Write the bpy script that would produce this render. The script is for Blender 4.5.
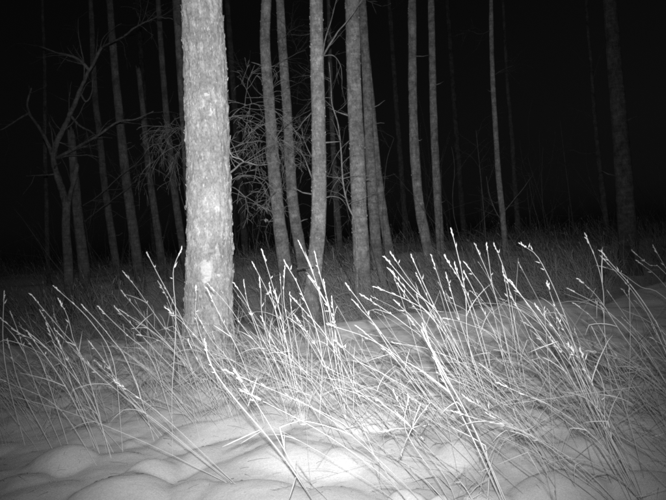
import bpy, math, random
import numpy as np
from mathutils import Vector, Matrix

# ------------------------------------------------------------------ camera, sky, light, exposure
sc = bpy.context.scene
for o in list(bpy.data.objects):
    bpy.data.objects.remove(o)
COL = sc.collection
CAM = np.array([0.0, 0.0, 1.0])
F_PX = 700.0                      # focal length in pixels of the 666 x 500 photograph
ROLL = math.radians(4.3)
PITCH = math.radians(-1.15)

cam_d = bpy.data.cameras.new('camera')
cam = bpy.data.objects.new('camera', cam_d)
COL.objects.link(cam)
_r = np.array([math.cos(ROLL), 0, -math.sin(ROLL)])
_f = np.array([0, math.cos(PITCH), math.sin(PITCH)])
_r = _r - _f * _r.dot(_f); _r /= np.linalg.norm(_r)
_u = np.cross(_r, _f)
m = Matrix(((_r[0], _u[0], -_f[0], CAM[0]), (_r[1], _u[1], -_f[1], CAM[1]), (_r[2], _u[2], -_f[2], CAM[2]), (0, 0, 0, 1)))
cam.matrix_world = m
cam_d.sensor_width = 36.0
cam_d.lens = 36.0 * F_PX / 666.0
cam_d.clip_start = 0.05
cam_d.clip_end = 2000.0
sc.camera = cam

# night sky: the daylight model turned down to a moonless trace, grey as the infrared sensor sees it
MOON_EL, MOON_ROT = math.radians(28), math.radians(215)
world = bpy.data.worlds.new('World'); sc.world = world
world.use_nodes = True
wn = world.node_tree; wn.nodes.clear()
sky_n = wn.nodes.new('ShaderNodeTexSky'); sky_n.sky_type = 'NISHITA'; sky_n.sun_disc = False
sky_n.sun_elevation = MOON_EL; sky_n.sun_rotation = MOON_ROT
hs = wn.nodes.new('ShaderNodeHueSaturation'); hs.inputs['Saturation'].default_value = 0.0
bg = wn.nodes.new('ShaderNodeBackground'); bg.inputs['Strength'].default_value = 0.00055
wo = wn.nodes.new('ShaderNodeOutputWorld')
wn.links.new(sky_n.outputs[0], hs.inputs['Color']); wn.links.new(hs.outputs[0], bg.inputs[0]); wn.links.new(bg.outputs[0], wo.inputs[0])

moon_d = bpy.data.lights.new('moon', 'SUN'); moon_d.energy = 0.002; moon_d.angle = math.radians(0.5)
moon = bpy.data.objects.new('moon', moon_d); COL.objects.link(moon)
moon.rotation_euler = (math.pi / 2 - MOON_EL, 0, math.pi - MOON_ROT)

# the wildlife camera's infrared flash, a small lamp just above the lens: the only real light of the photograph
fl_d = bpy.data.lights.new('infrared_flash', 'SPOT')
fl_d.energy = 2900.0; fl_d.shadow_soft_size = 0.03
fl_d.spot_size = math.radians(130); fl_d.spot_blend = 0.3
flash = bpy.data.objects.new('infrared_flash', fl_d); COL.objects.link(flash)
FLASH = Vector((0.01, -0.01, 1.10))
flash.location = FLASH
# beam of the flash lens: brightest on its axis, fading smoothly to the sides
fl_d.use_nodes = True
fnt = fl_d.node_tree; fem = fnt.nodes['Emission']
def fmath(op, a, b=None):
    n = fnt.nodes.new('ShaderNodeMath'); n.operation = op
    for k_, v_ in enumerate((a, b)):
        if v_ is None: continue
        if isinstance(v_, (int, float)): n.inputs[k_].default_value = v_
        else: fnt.links.new(v_, n.inputs[k_])
    return n.outputs[0]
ftc = fnt.nodes.new('ShaderNodeTexCoord'); fsp = fnt.nodes.new('ShaderNodeSeparateXYZ')
fnt.links.new(ftc.outputs['Normal'], fsp.inputs[0])
BEAM_X, BEAM_Y = 0.345, 0.39
fz = fmath('MAXIMUM', fmath('ABSOLUTE', fsp.outputs[2]), 0.05)
fx = fmath('POWER', fmath('ABSOLUTE', fmath('DIVIDE', fmath('DIVIDE', fsp.outputs[0], fz), BEAM_X)), 2.0)
fy = fmath('POWER', fmath('ABSOLUTE', fmath('DIVIDE', fmath('DIVIDE', fsp.outputs[1], fz), BEAM_Y)), 2.0)
fg = fmath('POWER', 2.718, fmath('MULTIPLY', fmath('ADD', fx, fy), -1.0))
fnt.links.new(fg, fem.inputs['Strength'])

sc.view_settings.view_transform = 'Standard'; sc.view_settings.look = 'None'
sc.view_settings.exposure = 0.0; sc.view_settings.gamma = 1.0
sc.view_settings.use_curve_mapping = False
sc.render.engine = 'CYCLES'
sc.cycles.use_denoising = False
sc.cycles.max_bounces = 5
sc.cycles.filter_width = 1.9

def ray(px, py):
    return _f + (px - 333.0) / F_PX * _r - (py - 250.0) / F_PX * _u
def at(px, py, d):
    """point at depth d (metres in front of the lens) seen at a photograph position"""
    return CAM + ray(px, py) * d
_aim = Vector(ray(322, 195)).normalized()
flash.rotation_euler = _aim.to_track_quat('-Z', 'Y').to_euler()

rng = np.random.default_rng(7)
R = random.Random(11)

# ------------------------------------------------------------------ numeric helpers
def _hash(ix, iy, iz):
    n = (ix.astype(np.int64) * 374761393 + iy.astype(np.int64) * 668265263 + iz.astype(np.int64) * 2147483647 + 1013)
    n = (n ^ (n >> 13)) * 1274126177
    n = n & 0x7fffffff
    n = (n ^ (n >> 16)) * 668265263 & 0x7fffffff
    return (n % 65536) / 65535.0
def vnoise(x, y, z):
    x, y, z = np.broadcast_arrays(np.asarray(x, float), np.asarray(y, float), np.asarray(z, float))
    xi, yi, zi = np.floor(x), np.floor(y), np.floor(z)
    fx, fy, fz = x - xi, y - yi, z - zi
    fx = fx * fx * (3 - 2 * fx); fy = fy * fy * (3 - 2 * fy); fz = fz * fz * (3 - 2 * fz)
    xi, yi, zi = xi.astype(np.int64), yi.astype(np.int64), zi.astype(np.int64)
    def L(a, b, t): return a + (b - a) * t
    c = [[[_hash(xi + a, yi + b, zi + d) for d in (0, 1)] for b in (0, 1)] for a in (0, 1)]
    return L(L(L(c[0][0][0], c[1][0][0], fx), L(c[0][1][0], c[1][1][0], fx), fy),
             L(L(c[0][0][1], c[1][0][1], fx), L(c[0][1][1], c[1][1][1], fx), fy), fz)
def sstep(a, b, x):
    t = np.clip((np.asarray(x, float) - a) / (b - a), 0, 1)
    return t * t * (3 - 2 * t)

def mesh_from(name, verts, faces, smooth=True):
    """faces: list of int arrays, each (n,3) or (n,4)"""
    me = bpy.data.meshes.new(name)
    verts = np.asarray(verts, np.float32)
    me.vertices.add(len(verts)); me.vertices.foreach_set('co', verts.ravel())
    loops = np.concatenate([f.ravel() for f in faces]).astype(np.int32)
    sizes = np.concatenate([np.full(len(f), f.shape[1], np.int32) for f in faces])
    starts = np.concatenate([[0], np.cumsum(sizes)[:-1]]).astype(np.int32)
    me.loops.add(len(loops)); me.loops.foreach_set('vertex_index', loops)
    me.polygons.add(len(sizes)); me.polygons.foreach_set('loop_start', starts); me.polygons.foreach_set('loop_total', sizes)
    me.update(calc_edges=True)
    if smooth:
        me.polygons.foreach_set('use_smooth', np.ones(len(sizes), bool))
    me.validate()
    return me

class MB:
    """collects tubes, ribbons and spindles into ONE mesh"""
    def __init__(self):
        self.v, self.q, self.t, self.n = [], [], [], 0
    def add(self, v, q=None, t=None):
        if q is not None and len(q): self.q.append(np.asarray(q) + self.n)
        if t is not None and len(t): self.t.append(np.asarray(t) + self.n)
        self.v.append(np.asarray(v, float)); self.n += len(v)
    def tube(self, pts, rad, k=4):
        pts = np.asarray(pts, float); n = len(pts)
        rad = np.broadcast_to(np.asarray(rad, float), (n,))
        tan = np.gradient(pts, axis=0); tan /= np.linalg.norm(tan, axis=1)[:, None] + 1e-12
        ref = np.array([0.3, 0.9, 0.1]) if abs(tan[:, 1]).mean() < 0.8 else np.array([1.0, 0.1, 0.2])
        a = np.cross(tan, ref); a /= np.linalg.norm(a, axis=1)[:, None] + 1e-12
        b = np.cross(tan, a)
        th = np.arange(k) * 2 * np.pi / k
        v = pts[:, None, :] + rad[:, None, None] * (np.cos(th)[None, :, None] * a[:, None, :] + np.sin(th)[None, :, None] * b[:, None, :])
        i = np.arange(n - 1)[:, None] * k; j = np.arange(k)[None, :]; j2 = (j + 1) % k
        q = np.stack([i + j, i + j2, i + k + j2, i + k + j], -1).reshape(-1, 4)
        t = [(0, k - 1 - x, k - 2 - x) for x in range(0, k - 2)]
        e = (n - 1) * k
        t = [(0, x + 1, x) for x in range(1, k - 1)] + [(e, e + x, e + x + 1) for x in range(1, k - 1)]
        self.add(v.reshape(-1, 3), q, t)
    def ribbon(self, pts, w, side):
        """thin leaf blade folded into a shallow V so that it has depth"""
        pts = np.asarray(pts, float); n = len(pts)
        w = np.broadcast_to(np.asarray(w, float), (n,)); side = np.asarray(side, float); side /= np.linalg.norm(side) + 1e-12
        tan = np.gradient(pts, axis=0); tan /= np.linalg.norm(tan, axis=1)[:, None] + 1e-12
        s = np.cross(np.cross(tan, side), tan); s /= np.linalg.norm(s, axis=1)[:, None] + 1e-9
        nn = np.cross(s, tan)
        v = np.stack([pts - s * w[:, None], pts + nn * (w * 0.45)[:, None], pts + s * w[:, None], pts - nn * (w * 0.15)[:, None]], 1).reshape(-1, 3)
        i = np.arange(n - 1)[:, None] * 4; j = np.arange(4)[None, :]; j2 = (j + 1) % 4
        q = np.stack([i + j, i + j2, i + 4 + j2, i + 4 + j], -1).reshape(-1, 4)
        self.add(v, q)
    def spindle(self, p, d, L, w):
        d = np.asarray(d, float); d = d / (np.linalg.norm(d) + 1e-12)
        ref = np.array([0.2, 1, 0.3]) if abs(d[1]) < 0.8 else np.array([1, 0, 0.2])
        a = np.cross(d, ref); a /= np.linalg.norm(a); b = np.cross(d, a); p = np.asarray(p, float)
        mid = p + d * L * 0.4
        v = [p, mid + a * w, mid + b * w, mid - a * w, mid - b * w, p + d * L]
        t = [(0, 2, 1), (0, 3, 2), (0, 4, 3), (0, 1, 4), (5, 1, 2), (5, 2, 3), (5, 3, 4), (5, 4, 1)]
        self.add(v, None, t)
    def mesh(self, name, origin=None, smooth=True):
        v = np.concatenate(self.v)
        if origin is not None: v = v - np.asarray(origin)
        f = []
        if self.q: f.append(np.concatenate(self.q))
        if self.t: f.append(np.concatenate(self.t))
        return mesh_from(name, v, f, smooth)

def obj(name, me, mat, parent=None, loc=(0, 0, 0)):
    o = bpy.data.objects.new(name, me); COL.objects.link(o)
    if len(me.materials) == 0: me.materials.append(mat)
    o.location = loc
    if parent: o.parent = parent
    return o
def tag(o, label=None, cat=None, group=None, kind=None):
    if label: o['label'] = label
    if cat: o['category'] = cat
    if group: o['group'] = group
    if kind: o['kind'] = kind
    return o
def thing(name, loc, label, cat, group=None):
    o = bpy.data.objects.new(name, None); COL.objects.link(o); o.location = loc
    o.empty_display_size = 0.1
    return tag(o, label, cat, group)

def spline(pts, step):
    """Catmull-Rom through pts, about `step` metres between samples"""
    P = np.asarray(pts, float)
    if len(P) < 3:
        n = max(2, int(np.linalg.norm(P[-1] - P[0]) / step) + 1)
        return P[0] + (P[-1] - P[0]) * np.linspace(0, 1, n)[:, None]
    E = np.vstack([2 * P[0] - P[1], P, 2 * P[-1] - P[-2]])
    out = []
    for i in range(1, len(E) - 2):
        n = max(2, int(np.linalg.norm(E[i + 1] - E[i]) / step) + 1)
        t = np.linspace(0, 1, n, endpoint=False)[:, None]
        p0, p1, p2, p3 = E[i - 1], E[i], E[i + 1], E[i + 2]
        out.append(0.5 * ((2 * p1) + (p2 - p0) * t + (2 * p0 - 5 * p1 + 4 * p2 - p3) * t * t + (3 * p1 - p0 - 3 * p2 + p3) * t ** 3))
    out.append(P[-1:])
    return np.vstack(out)

# ------------------------------------------------------------------ materials (grey: an infrared picture has no colour)
def new_mat(name, retro=0.0):
    ma = bpy.data.materials.new(name); ma.use_nodes = True
    nt = ma.node_tree; b = nt.nodes['Principled BSDF']
    b.inputs['Specular IOR Level'].default_value = 0.2
    b.inputs['Diffuse Roughness'].default_value = retro      # rough surfaces look flatter when the light comes from the viewer
    return ma, nt, b
def grey(v): return (v, v, v, 1)
def ramp(nt, stops):
    n = nt.nodes.new('ShaderNodeValToRGB'); e = n.color_ramp.elements
    while len(e) < len(stops): e.new(0.5)
    for el, (p, v) in zip(e, stops): el.position = p; el.color = grey(v)
    return n
def tex(nt, kind, scale, mapping, detail=6, rough=0.6):
    n = nt.nodes.new('ShaderNodeTex' + kind); n.inputs['Scale'].default_value = scale
    if kind == 'Noise': n.inputs['Detail'].default_value = detail; n.inputs['Roughness'].default_value = rough
    nt.links.new(mapping.outputs[0], n.inputs['Vector'])
    return n
def coords(nt, scale=(1, 1, 1), which='Object'):
    tc = nt.nodes.new('ShaderNodeTexCoord'); mp = nt.nodes.new('ShaderNodeMapping'); mp.inputs['Scale'].default_value = scale
    nt.links.new(tc.outputs[which], mp.inputs['Vector'])
    return mp
def mult(nt, a, b):
    n = nt.nodes.new('ShaderNodeMix'); n.data_type = 'RGBA'; n.blend_type = 'MULTIPLY'; n.inputs['Factor'].default_value = 1
    nt.links.new(a, n.inputs['A']); nt.links.new(b, n.inputs['B'])
    return n.outputs['Result']
def bump(nt, b, h, strength, dist):
    n = nt.nodes.new('ShaderNodeBump'); n.inputs['Strength'].default_value = strength; n.inputs['Distance'].default_value = dist
    nt.links.new(h, n.inputs['Height']); nt.links.new(n.outputs[0], b.inputs['Normal'])

def bark_material(name, lo, hi, scale, stretch=(1, 1, 0.28), bumpd=0.006, rings=0.0, plates=0.0, retro=0.3):
    ma, nt, b = new_mat(name, retro); b.inputs['Roughness'].default_value = 0.9
    mp = coords(nt, stretch)
    n1 = tex(nt, 'Noise', scale, mp, 8, 0.65); n2 = tex(nt, 'Noise', scale * 4.3, mp, 6, 0.75)
    big = tex(nt, 'Noise', scale * 0.22, coords(nt), 4)
    r1 = ramp(nt, [(0.32, lo), (0.50, (lo + hi) / 2), (0.66, hi)])
    r2 = ramp(nt, [(0.34, 0.55), (0.48, 0.95), (0.58, 1.1), (0.66, 1.5)])
    r3 = ramp(nt, [(0.32, 0.66), (0.68, 1.18)])
    nt.links.new(n1.outputs[0], r1.inputs[0]); nt.links.new(n2.outputs[0], r2.inputs[0]); nt.links.new(big.outputs[0], r3.inputs[0])
    c = mult(nt, mult(nt, r1.outputs[0], r2.outputs[0]), r3.outputs[0])
    if rings:      # cross-wise bands and lenticels
        n3 = tex(nt, 'Noise', 9, coords(nt, (0.55, 0.55, 3.2)), 5, 0.6); r4 = ramp(nt, [(0.36, 1 - rings), (0.5, 1.0), (0.66, 1 + rings)])
        nt.links.new(n3.outputs[0], r4.inputs[0]); c = mult(nt, c, r4.outputs[0])
    if plates:     # paler scales lifting off the bark
        n5 = tex(nt, 'Noise', 24, coords(nt, (1, 1, 0.42)), 4, 0.55); r5 = ramp(nt, [(0.55, 1.0), (0.60, 1 + plates), (0.75, 1 + plates * 1.2)])
        nt.links.new(n5.outputs[0], r5.inputs[0]); c = mult(nt, c, r5.outputs[0])
    nt.links.new(c, b.inputs['Base Color'])
    ad = nt.nodes.new('ShaderNodeMath'); ad.operation = 'MULTIPLY_ADD'; ad.inputs[1].default_value = 0.5
    nt.links.new(n2.outputs[0], ad.inputs[0]); nt.links.new(n1.outputs[0], ad.inputs[2])
    bump(nt, b, ad.outputs[0], 1.0, bumpd)
    return ma
M_BARK_BIG = bark_material('big_bark', 0.27, 0.36, 20, (1, 1, 0.6), 0.014, 0.06, 0.30, 0.3)
M_BARK_NEAR = bark_material('near_bark', 0.20, 0.38, 17, (1, 1, 0.7), 0.014, 0.16, 0.3)
M_BARK = bark_material('bark', 0.16, 0.40, 13, (1, 1, 0.7), 0.016, 0.2)
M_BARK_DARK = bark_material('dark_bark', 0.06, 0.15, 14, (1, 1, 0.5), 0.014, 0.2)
def plain(name, lo, hi, scale, rough=0.85, bd=0.0):
    ma, nt, b = new_mat(name); b.inputs['Roughness'].default_value = rough
    n = tex(nt, 'Noise', scale, coords(nt), 5); r = ramp(nt, [(0.3, lo), (0.7, hi)])
    nt.links.new(n.outputs[0], r.inputs[0]); nt.links.new(r.outputs[0], b.inputs['Base Color'])
    if bd: bump(nt, b, n.outputs[0], 0.7, bd)
    return ma
M_FLAKE = plain('bark_flake', 0.42, 0.62, 30)
M_LICHEN = plain('frost', 0.36, 0.54, 60, 0.8, 0.004)
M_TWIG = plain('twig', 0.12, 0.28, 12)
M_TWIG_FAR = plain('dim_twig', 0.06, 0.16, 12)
M_GRASS = plain('dry_grass', 0.54, 0.78, 5.0)
M_GRASS_THIN = plain('thin_grass', 0.4, 0.72, 3.0)
M_GRASS_DIM = plain('dull_grass', 0.14, 0.5, 2.2)
M_HEAD = plain('seed_head', 0.5, 0.7, 40)
M_FAR_GRASS = plain('withered_grass', 0.28, 0.58, 0.9)

def snow_material():
    ma, nt, b = new_mat('snow', 0.27); b.inputs['Roughness'].default_value = 0.75
    mp = coords(nt)
    n1 = tex(nt, 'Noise', 2.1, mp, 5); n2 = tex(nt, 'Noise', 55, mp, 6, 0.7); n3 = tex(nt, 'Noise', 11, mp, 5)
    r1 = ramp(nt, [(0.3, 0.53), (0.65, 0.68)])
    nt.links.new(n1.outputs[0], r1.inputs[0])
    # seeds and chaff fallen on the snow
    v = tex(nt, 'Voronoi', 26, mp)
    rv = ramp(nt, [(0.045, 0.45), (0.075, 1.0)]); nt.links.new(v.outputs['Distance'], rv.inputs[0])
    n4 = tex(nt, 'Noise', 150, mp, 3, 0.8); r4 = ramp(nt, [(0.3, 0.80), (0.7, 1.14)]); nt.links.new(n4.outputs[0], r4.inputs[0])
    nt.links.new(mult(nt, mult(nt, r1.outputs[0], rv.outputs[0]), r4.outputs[0]), b.inputs['Base Color'])
    ad = nt.nodes.new('ShaderNodeMath'); ad.operation = 'MULTIPLY_ADD'; ad.inputs[1].default_value = 0.22
    nt.links.new(n2.outputs[0], ad.inputs[0]); nt.links.new(n3.outputs[0], ad.inputs[2])
    bump(nt, b, ad.outputs[0], 0.5, 0.016)
    return ma
M_SNOW = snow_material()

# ------------------------------------------------------------------ the snow: a crest at about 7 m, a dip behind it, pillows over the tussocks
def base_z(x, y):
    cr = 6.75 + 1.3 * (vnoise(x * 0.5, 3.1, 0) - 0.5) + 0.5 * (vnoise(x * 1.6, 8.1, 0) - 0.5)
    z = 0.055 * (np.clip(y, 1.0, cr) - 5.0) + 0.08 * np.exp(-((y - cr) / 0.7) ** 2) - 0.24 * sstep(cr + 0.1, cr + 1.7, y) + 0.062 * (np.clip(y, 8.7, 16) - 8.7)
    z = z + 0.14 * (vnoise(x * 1.1, y * 0.9, 15) - 0.5) * sstep(4, 6, y) + 0.16 * (vnoise(x * 0.45, y * 0.45, 5) - 0.5) * sstep(2.5, 4, y)
    z = z + 0.5 * (vnoise(x * 0.07, y * 0.07, 9) - 0.5) * sstep(9, 22, y)
    return z
DOMES = []
def dome_px(px, py, wpx, h, asp=0.8, ang=0.0):
    d = ray(px, py); t = np.linspace(1.8, 9, 500); P = CAM + d[None, :] * t[:, None]
    p = P[int(np.argmax(P[:, 2] < base_z(P[:, 0], P[:, 1])))]; d = p[1]
    if py < 440: h = h * 0.6
    DOMES.append((p[0], p[1], wpx * 0.5 * d / F_PX, wpx * 0.5 * d / F_PX * asp, h * 1.35, ang))
for a in [(64, 466, 74, .11, .9), (118, 503, 118, .13, .9), (153, 478, 62, .09, 1), (20, 490, 70, .07, 1), (205, 462, 60, .07, 1),
          (287, 465, 135, .10, .75), (252, 505, 165, .10, .55), (345, 468, 70, .10, .8), (408, 508, 44, .085, .9), (440, 512, 40, .07, .9),
          (463, 462, 62, .10, .9), (370, 418, 95, .10, .9), (520, 422, 90, .11, .9), (600, 455, 95, .09, .9), (560, 492, 110, .09, .8),
          (650, 490, 90, .08, .8), (190, 500, 70, .07, .8), (330, 500, 80, .05, .8), (245, 425, 80, .07, 1), (130, 430, 70, .06, 1),
          (390, 345, 100, .12, 1.4), (300, 395, 80, .08, 1), (440, 395, 80, .08, 1), (600, 395, 90, .09, 1), (640, 430, 80, .08, 1),
          (130, 372, 90, .10, 1.2), (60, 400, 70, .07, 1), (490, 505, 60, .06, .9), (345, 330, 70, .1, 1.6)]:
    dome_px(*a, ang=R.uniform(-.5, .5))
for i in range(130):
    y = R.uniform(2.9, 6.0); x = R.uniform(-0.62, 0.62) * y + R.uniform(-.4, .4)
    s = R.uniform(0.07, 0.33)
    DOMES.append((x, y, s, s * R.uniform(.6, 1.0), s * R.uniform(.14, .28), R.uniform(0, 3)))
for i in range(60):
    y = R.uniform(2.5, 4.2); x = R.uniform(-0.55, 0.55) * y
    s = R.uniform(0.03, 0.10)
    DOMES.append((x, y, s, s * R.uniform(.6, 1.0), s * R.uniform(.2, .45), R.uniform(0, 3)))
def gz(x, y):
    x = np.asarray(x, float); y = np.asarray(y, float)
    x, y = np.broadcast_arrays(x, y)
    wx = x + 0.05 * (vnoise(x * 6, y * 6, 1) - .5); wy = y + 0.05 * (vnoise(x * 6, y * 6, 31) - .5)
    acc = np.zeros(x.shape); mx = np.zeros(x.shape)
    for (cx, cy, a, b, h, an) in DOMES:
        m = (abs(wx - cx) < a * 1.6 + b) & (abs(wy - cy) < a * 1.6 + b)
        if not m.any(): continue
        dx, dy = wx[m] - cx, wy[m] - cy
        c, s = math.cos(an), math.sin(an)
        q = ((dx * c + dy * s) / a) ** 2 + ((-dx * s + dy * c) / b) ** 2
        v = h * 0.62 * np.clip(1 - q, 0, 1) ** 0.85
        sub = mx[m]; mx[m] = np.maximum(sub, v)
        acc[m] += v ** 4
    dome = 0.65 * mx + 0.35 * acc ** 0.25
    return base_z(x, y) + dome + 0.020 * (vnoise(x * 6, y * 6, 2) - .5) + 0.005 * (vnoise(x * 19, y * 19, 4) - .5)
def hit(px, py):
    """where the sight line through a photograph position meets the snow"""
    d = ray(px, py); t = np.linspace(1.8, 14, 900)
    P = CAM + d[None, :] * t[:, None]
    under = P[:, 2] < base_z(P[:, 0], P[:, 1]) + 0.02
    i = int(np.argmax(under)) if under.any() else len(t) - 1
    p = P[i].copy(); p[2] = float(gz(p[0], p[1]))
    return p

def axis(fine0, fine1, step, far0, far1, grow):
    a = list(np.arange(fine0, fine1 + 1e-6, step)); s = step; x = fine1
    while x < far1: s *= grow; x += s; a.append(x)
    s = step; x = fine0; pre = []
    while x > far0: s *= grow; x -= s; pre.append(x)
    return np.array(pre[::-1] + a)
gx = axis(-2.6, 2.6, 0.018, -400, 400, 1.055)
gy = axis(2.0, 6.4, 0.018, -60, 600, 1.045)
GX, GY = np.meshgrid(gx, gy)
GZ = gz(GX, GY)
nx, ny = len(gx), len(gy)
ii = (np.arange(ny - 1)[:, None] * nx + np.arange(nx - 1)[None, :]).ravel()
quads = np.stack([ii, ii + 1, ii + nx + 1, ii + nx], -1)
ground = obj('snow_ground', mesh_from('snow_ground', np.stack([GX.ravel(), GY.ravel(), GZ.ravel()], -1), [quads]), M_SNOW)
tag(ground, kind='structure')

# ------------------------------------------------------------------ trees
def grow_twigs(mb, p, d, L, r, level, rs, droop=0.0, wig=0.25, kids=(4, 7), k=4, spread=0.9):
    """a crooked twig with smaller twigs along it"""
    n = max(4, int(L / 0.06)) if level else max(4, int(L / 0.05))
    n = min(n, 14); r = r * 0.8
    pts = [np.array(p, float)]; d = np.array(d, float); d /= np.linalg.norm(d); dirs = [d]
    for i in range(n):
        d = d + np.array([rs.gauss(0, wig), rs.gauss(0, wig), rs.gauss(0, wig)]) * 0.55 + np.array([0, 0, -droop]) * (i / n)
        d /= np.linalg.norm(d); dirs.append(d)
        pts.append(pts[-1] + d * L / n)
    rad = np.linspace(r, max(r * 0.3, 0.0008), len(pts))
    mb.tube(pts, rad, k if level > 0 else 3)
    if level > 0:
        for c in range(rs.randint(*kids)):
            i = rs.randint(max(1, n // 5), n)
            dd = dirs[i] + np.array([rs.gauss(0, spread), rs.gauss(0, spread), rs.gauss(0, spread * 0.8)])
            grow_twigs(mb, pts[i], dd, L * rs.uniform(0.35, 0.7), max(rad[i] * 0.55, 0.0009), level - 1, rs, droop, wig, kids, k, spread)
    return pts

TREES = {}
def tree(name, label, trace, d, width, base_py=None, top=11.0, mat=None, sides=20, rough=0.06, group='leafless trees of the night forest',
         snag=False, taper=0.35, step=0.045, seed=0, crown=True, flare=1.5, cat='tree', flakes=0, stubs=2):
    """trace: photograph positions from the top of the frame downwards; width: trunk width there in photograph pixels (top, bottom)"""
    mat = mat or M_BARK
    rs = random.Random(seed + 100)
    pts = [at(px, py, d) for px, py in trace][::-1]       # bottom to top
    b = pts[0].copy(); nxt = pts[1]
    dirn = (b - nxt) / np.linalg.norm(b - nxt)
    z0 = float(gz(b[0], b[1]))
    if b[2] > z0 - 0.06:
        b2 = b + dirn * ((b[2] - z0 + 0.10) / max(0.3, -dirn[2]))
        pts = [b2] + pts
    if not snag:
        t = pts[-1]; dd = pts[-1] - pts[-2]; dd /= np.linalg.norm(dd)
        k = 0
        while t[2] < top and k < 12:
            dd = dd * 0.8 + np.array([rs.gauss(0, .03), rs.gauss(0, .03), 0.25]); dd /= np.linalg.norm(dd)
            t = t + dd * 1.0; pts.append(t); k += 1
    C = spline(pts, step)
    z = C[:, 2]; zl = z[0]; zf = at(trace[0][0], trace[0][1], d)[2]
    wt, wb = [w * d / F_PX * 0.5 for w in width]
    rad = np.interp(z, [zl, zf, max(zf + 0.1, top)], [wb, wt, wt * (0.9 if snag else taper)])
    rad = rad * (1 + (flare - 1) * np.exp(-(z - zl) / 0.22))
    th = np.arange(sides) * 2 * np.pi / sides
    ct, st = np.cos(th)[None, :], np.sin(th)[None, :]
    RR = rad[:, None]; S = np.concatenate([[0], np.cumsum(np.linalg.norm(np.diff(C, axis=0), axis=1))])[:, None]
    o = seed * 17.3
    nz = (vnoise(ct * RR / 0.06 + o, st * RR / 0.06, S / 0.22) - .5) * 1.0 + (vnoise(ct * RR / 0.025 + o, st * RR / 0.025 + 9, S / 0.07) - .5) * 0.7 \
        + (vnoise(ct * 1.5 + o, st * 1.5, S / 0.5) - .5) * 0.9
    root = np.exp(-(S) / 0.25) * 0.14 * np.sin(th[None, :] * 4 + seed)
    rr = RR * (1 + rough * nz * 2 + root)
    V = C[:, None, :] + rr[..., None] * np.stack([np.broadcast_to(ct, rr.shape), np.broadcast_to(st, rr.shape), np.zeros(rr.shape)], -1)
    if snag:   # a broken, splintered top
        V[-1, :, 2] += np.array([rs.uniform(0, 0.16) for _ in range(sides)])
    base = np.array([C[0][0], C[0][1], float(gz(C[0][0], C[0][1]))])
    n = len(C); i = np.arange(n - 1)[:, None] * sides; j = np.arange(sides)[None, :]; j2 = (j + 1) % sides
    q = np.stack([i + j, i + j2, i + sides + j2, i + sides + j], -1).reshape(-1, 4)
    vv = np.vstack([V.reshape(-1, 3), C[-1:] - np.array([[0, 0, 0.03 if snag else 0]])])
    e = (n - 1) * sides; tp = len(vv) - 1
    t3 = np.array([(e + a, e + (a + 1) % sides, tp) for a in range(sides)])
    T = thing(name, base, label, cat, group)
    obj('trunk', mesh_from('trunk', vv - base, [q, t3]), mat, T)
    if flakes:
        mb = MB()
        for f in range(flakes):
            k_ = rs.randint(2, int(np.argmin(abs(z - zf)))); a_ = rs.randint(0, sides - 1) if rs.random() < .6 else int(sides * .5) + rs.randint(-2, 2)
            p = V[k_, a_ % sides]; nr = np.array([ct[0, a_ % sides], st[0, a_ % sides], 0]); h_ = rs.uniform(.012, .05)
            mb.spindle(p - nr * .004 - np.array([0, 0, h_ / 2]), np.array([0, 0, 1.0]) + nr * rs.uniform(0, .35), h_, rs.uniform(.005, .011))
        tag(obj('bark_flakes', mb.mesh('bark_flakes', base, False), M_FLAKE, T), kind='stuff')
    for f in range(stubs):
        k_ = int(np.argmin(abs(z - rs.uniform(.8, max(1.2, min(zf, 4.5)))))); a_ = rs.choice((0.1, 3.0)) + rs.gauss(0, .5)
        dn = np.array([math.cos(a_), math.sin(a_), rs.uniform(-.1, .5)]); L_ = rs.uniform(.05, .28); mb = MB()
        p_ = C[k_] + dn * rad[k_] * .6
        mb.tube([p_, p_ + dn * (rad[k_] * .4 + L_ * .5), p_ + dn * (rad[k_] * .4 + L_) + np.array([0, 0, rs.uniform(-.03, .05)])], [rad[k_] * .12, rad[k_] * .07, rad[k_] * .03], 6)
        obj('branch_stub', mb.mesh('branch_stub', base), mat, T)
    if crown and not snag:
        mb = MB()
        for c in range(16):
            i = int(np.argmin(abs(z - rs.uniform(top * 0.68, top * 0.98))))
            a = rs.uniform(0, 6.28)
            grow_twigs(mb, C[i], (math.cos(a), math.sin(a), rs.uniform(.2, .9)), rs.uniform(.8, 1.9), rad[i] * .3, 2, rs, 0.0, 0.2, (3, 5))
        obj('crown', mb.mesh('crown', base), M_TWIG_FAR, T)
    TREES[label] = (T, base, C, rad)
    return T, base, C, rad
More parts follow.
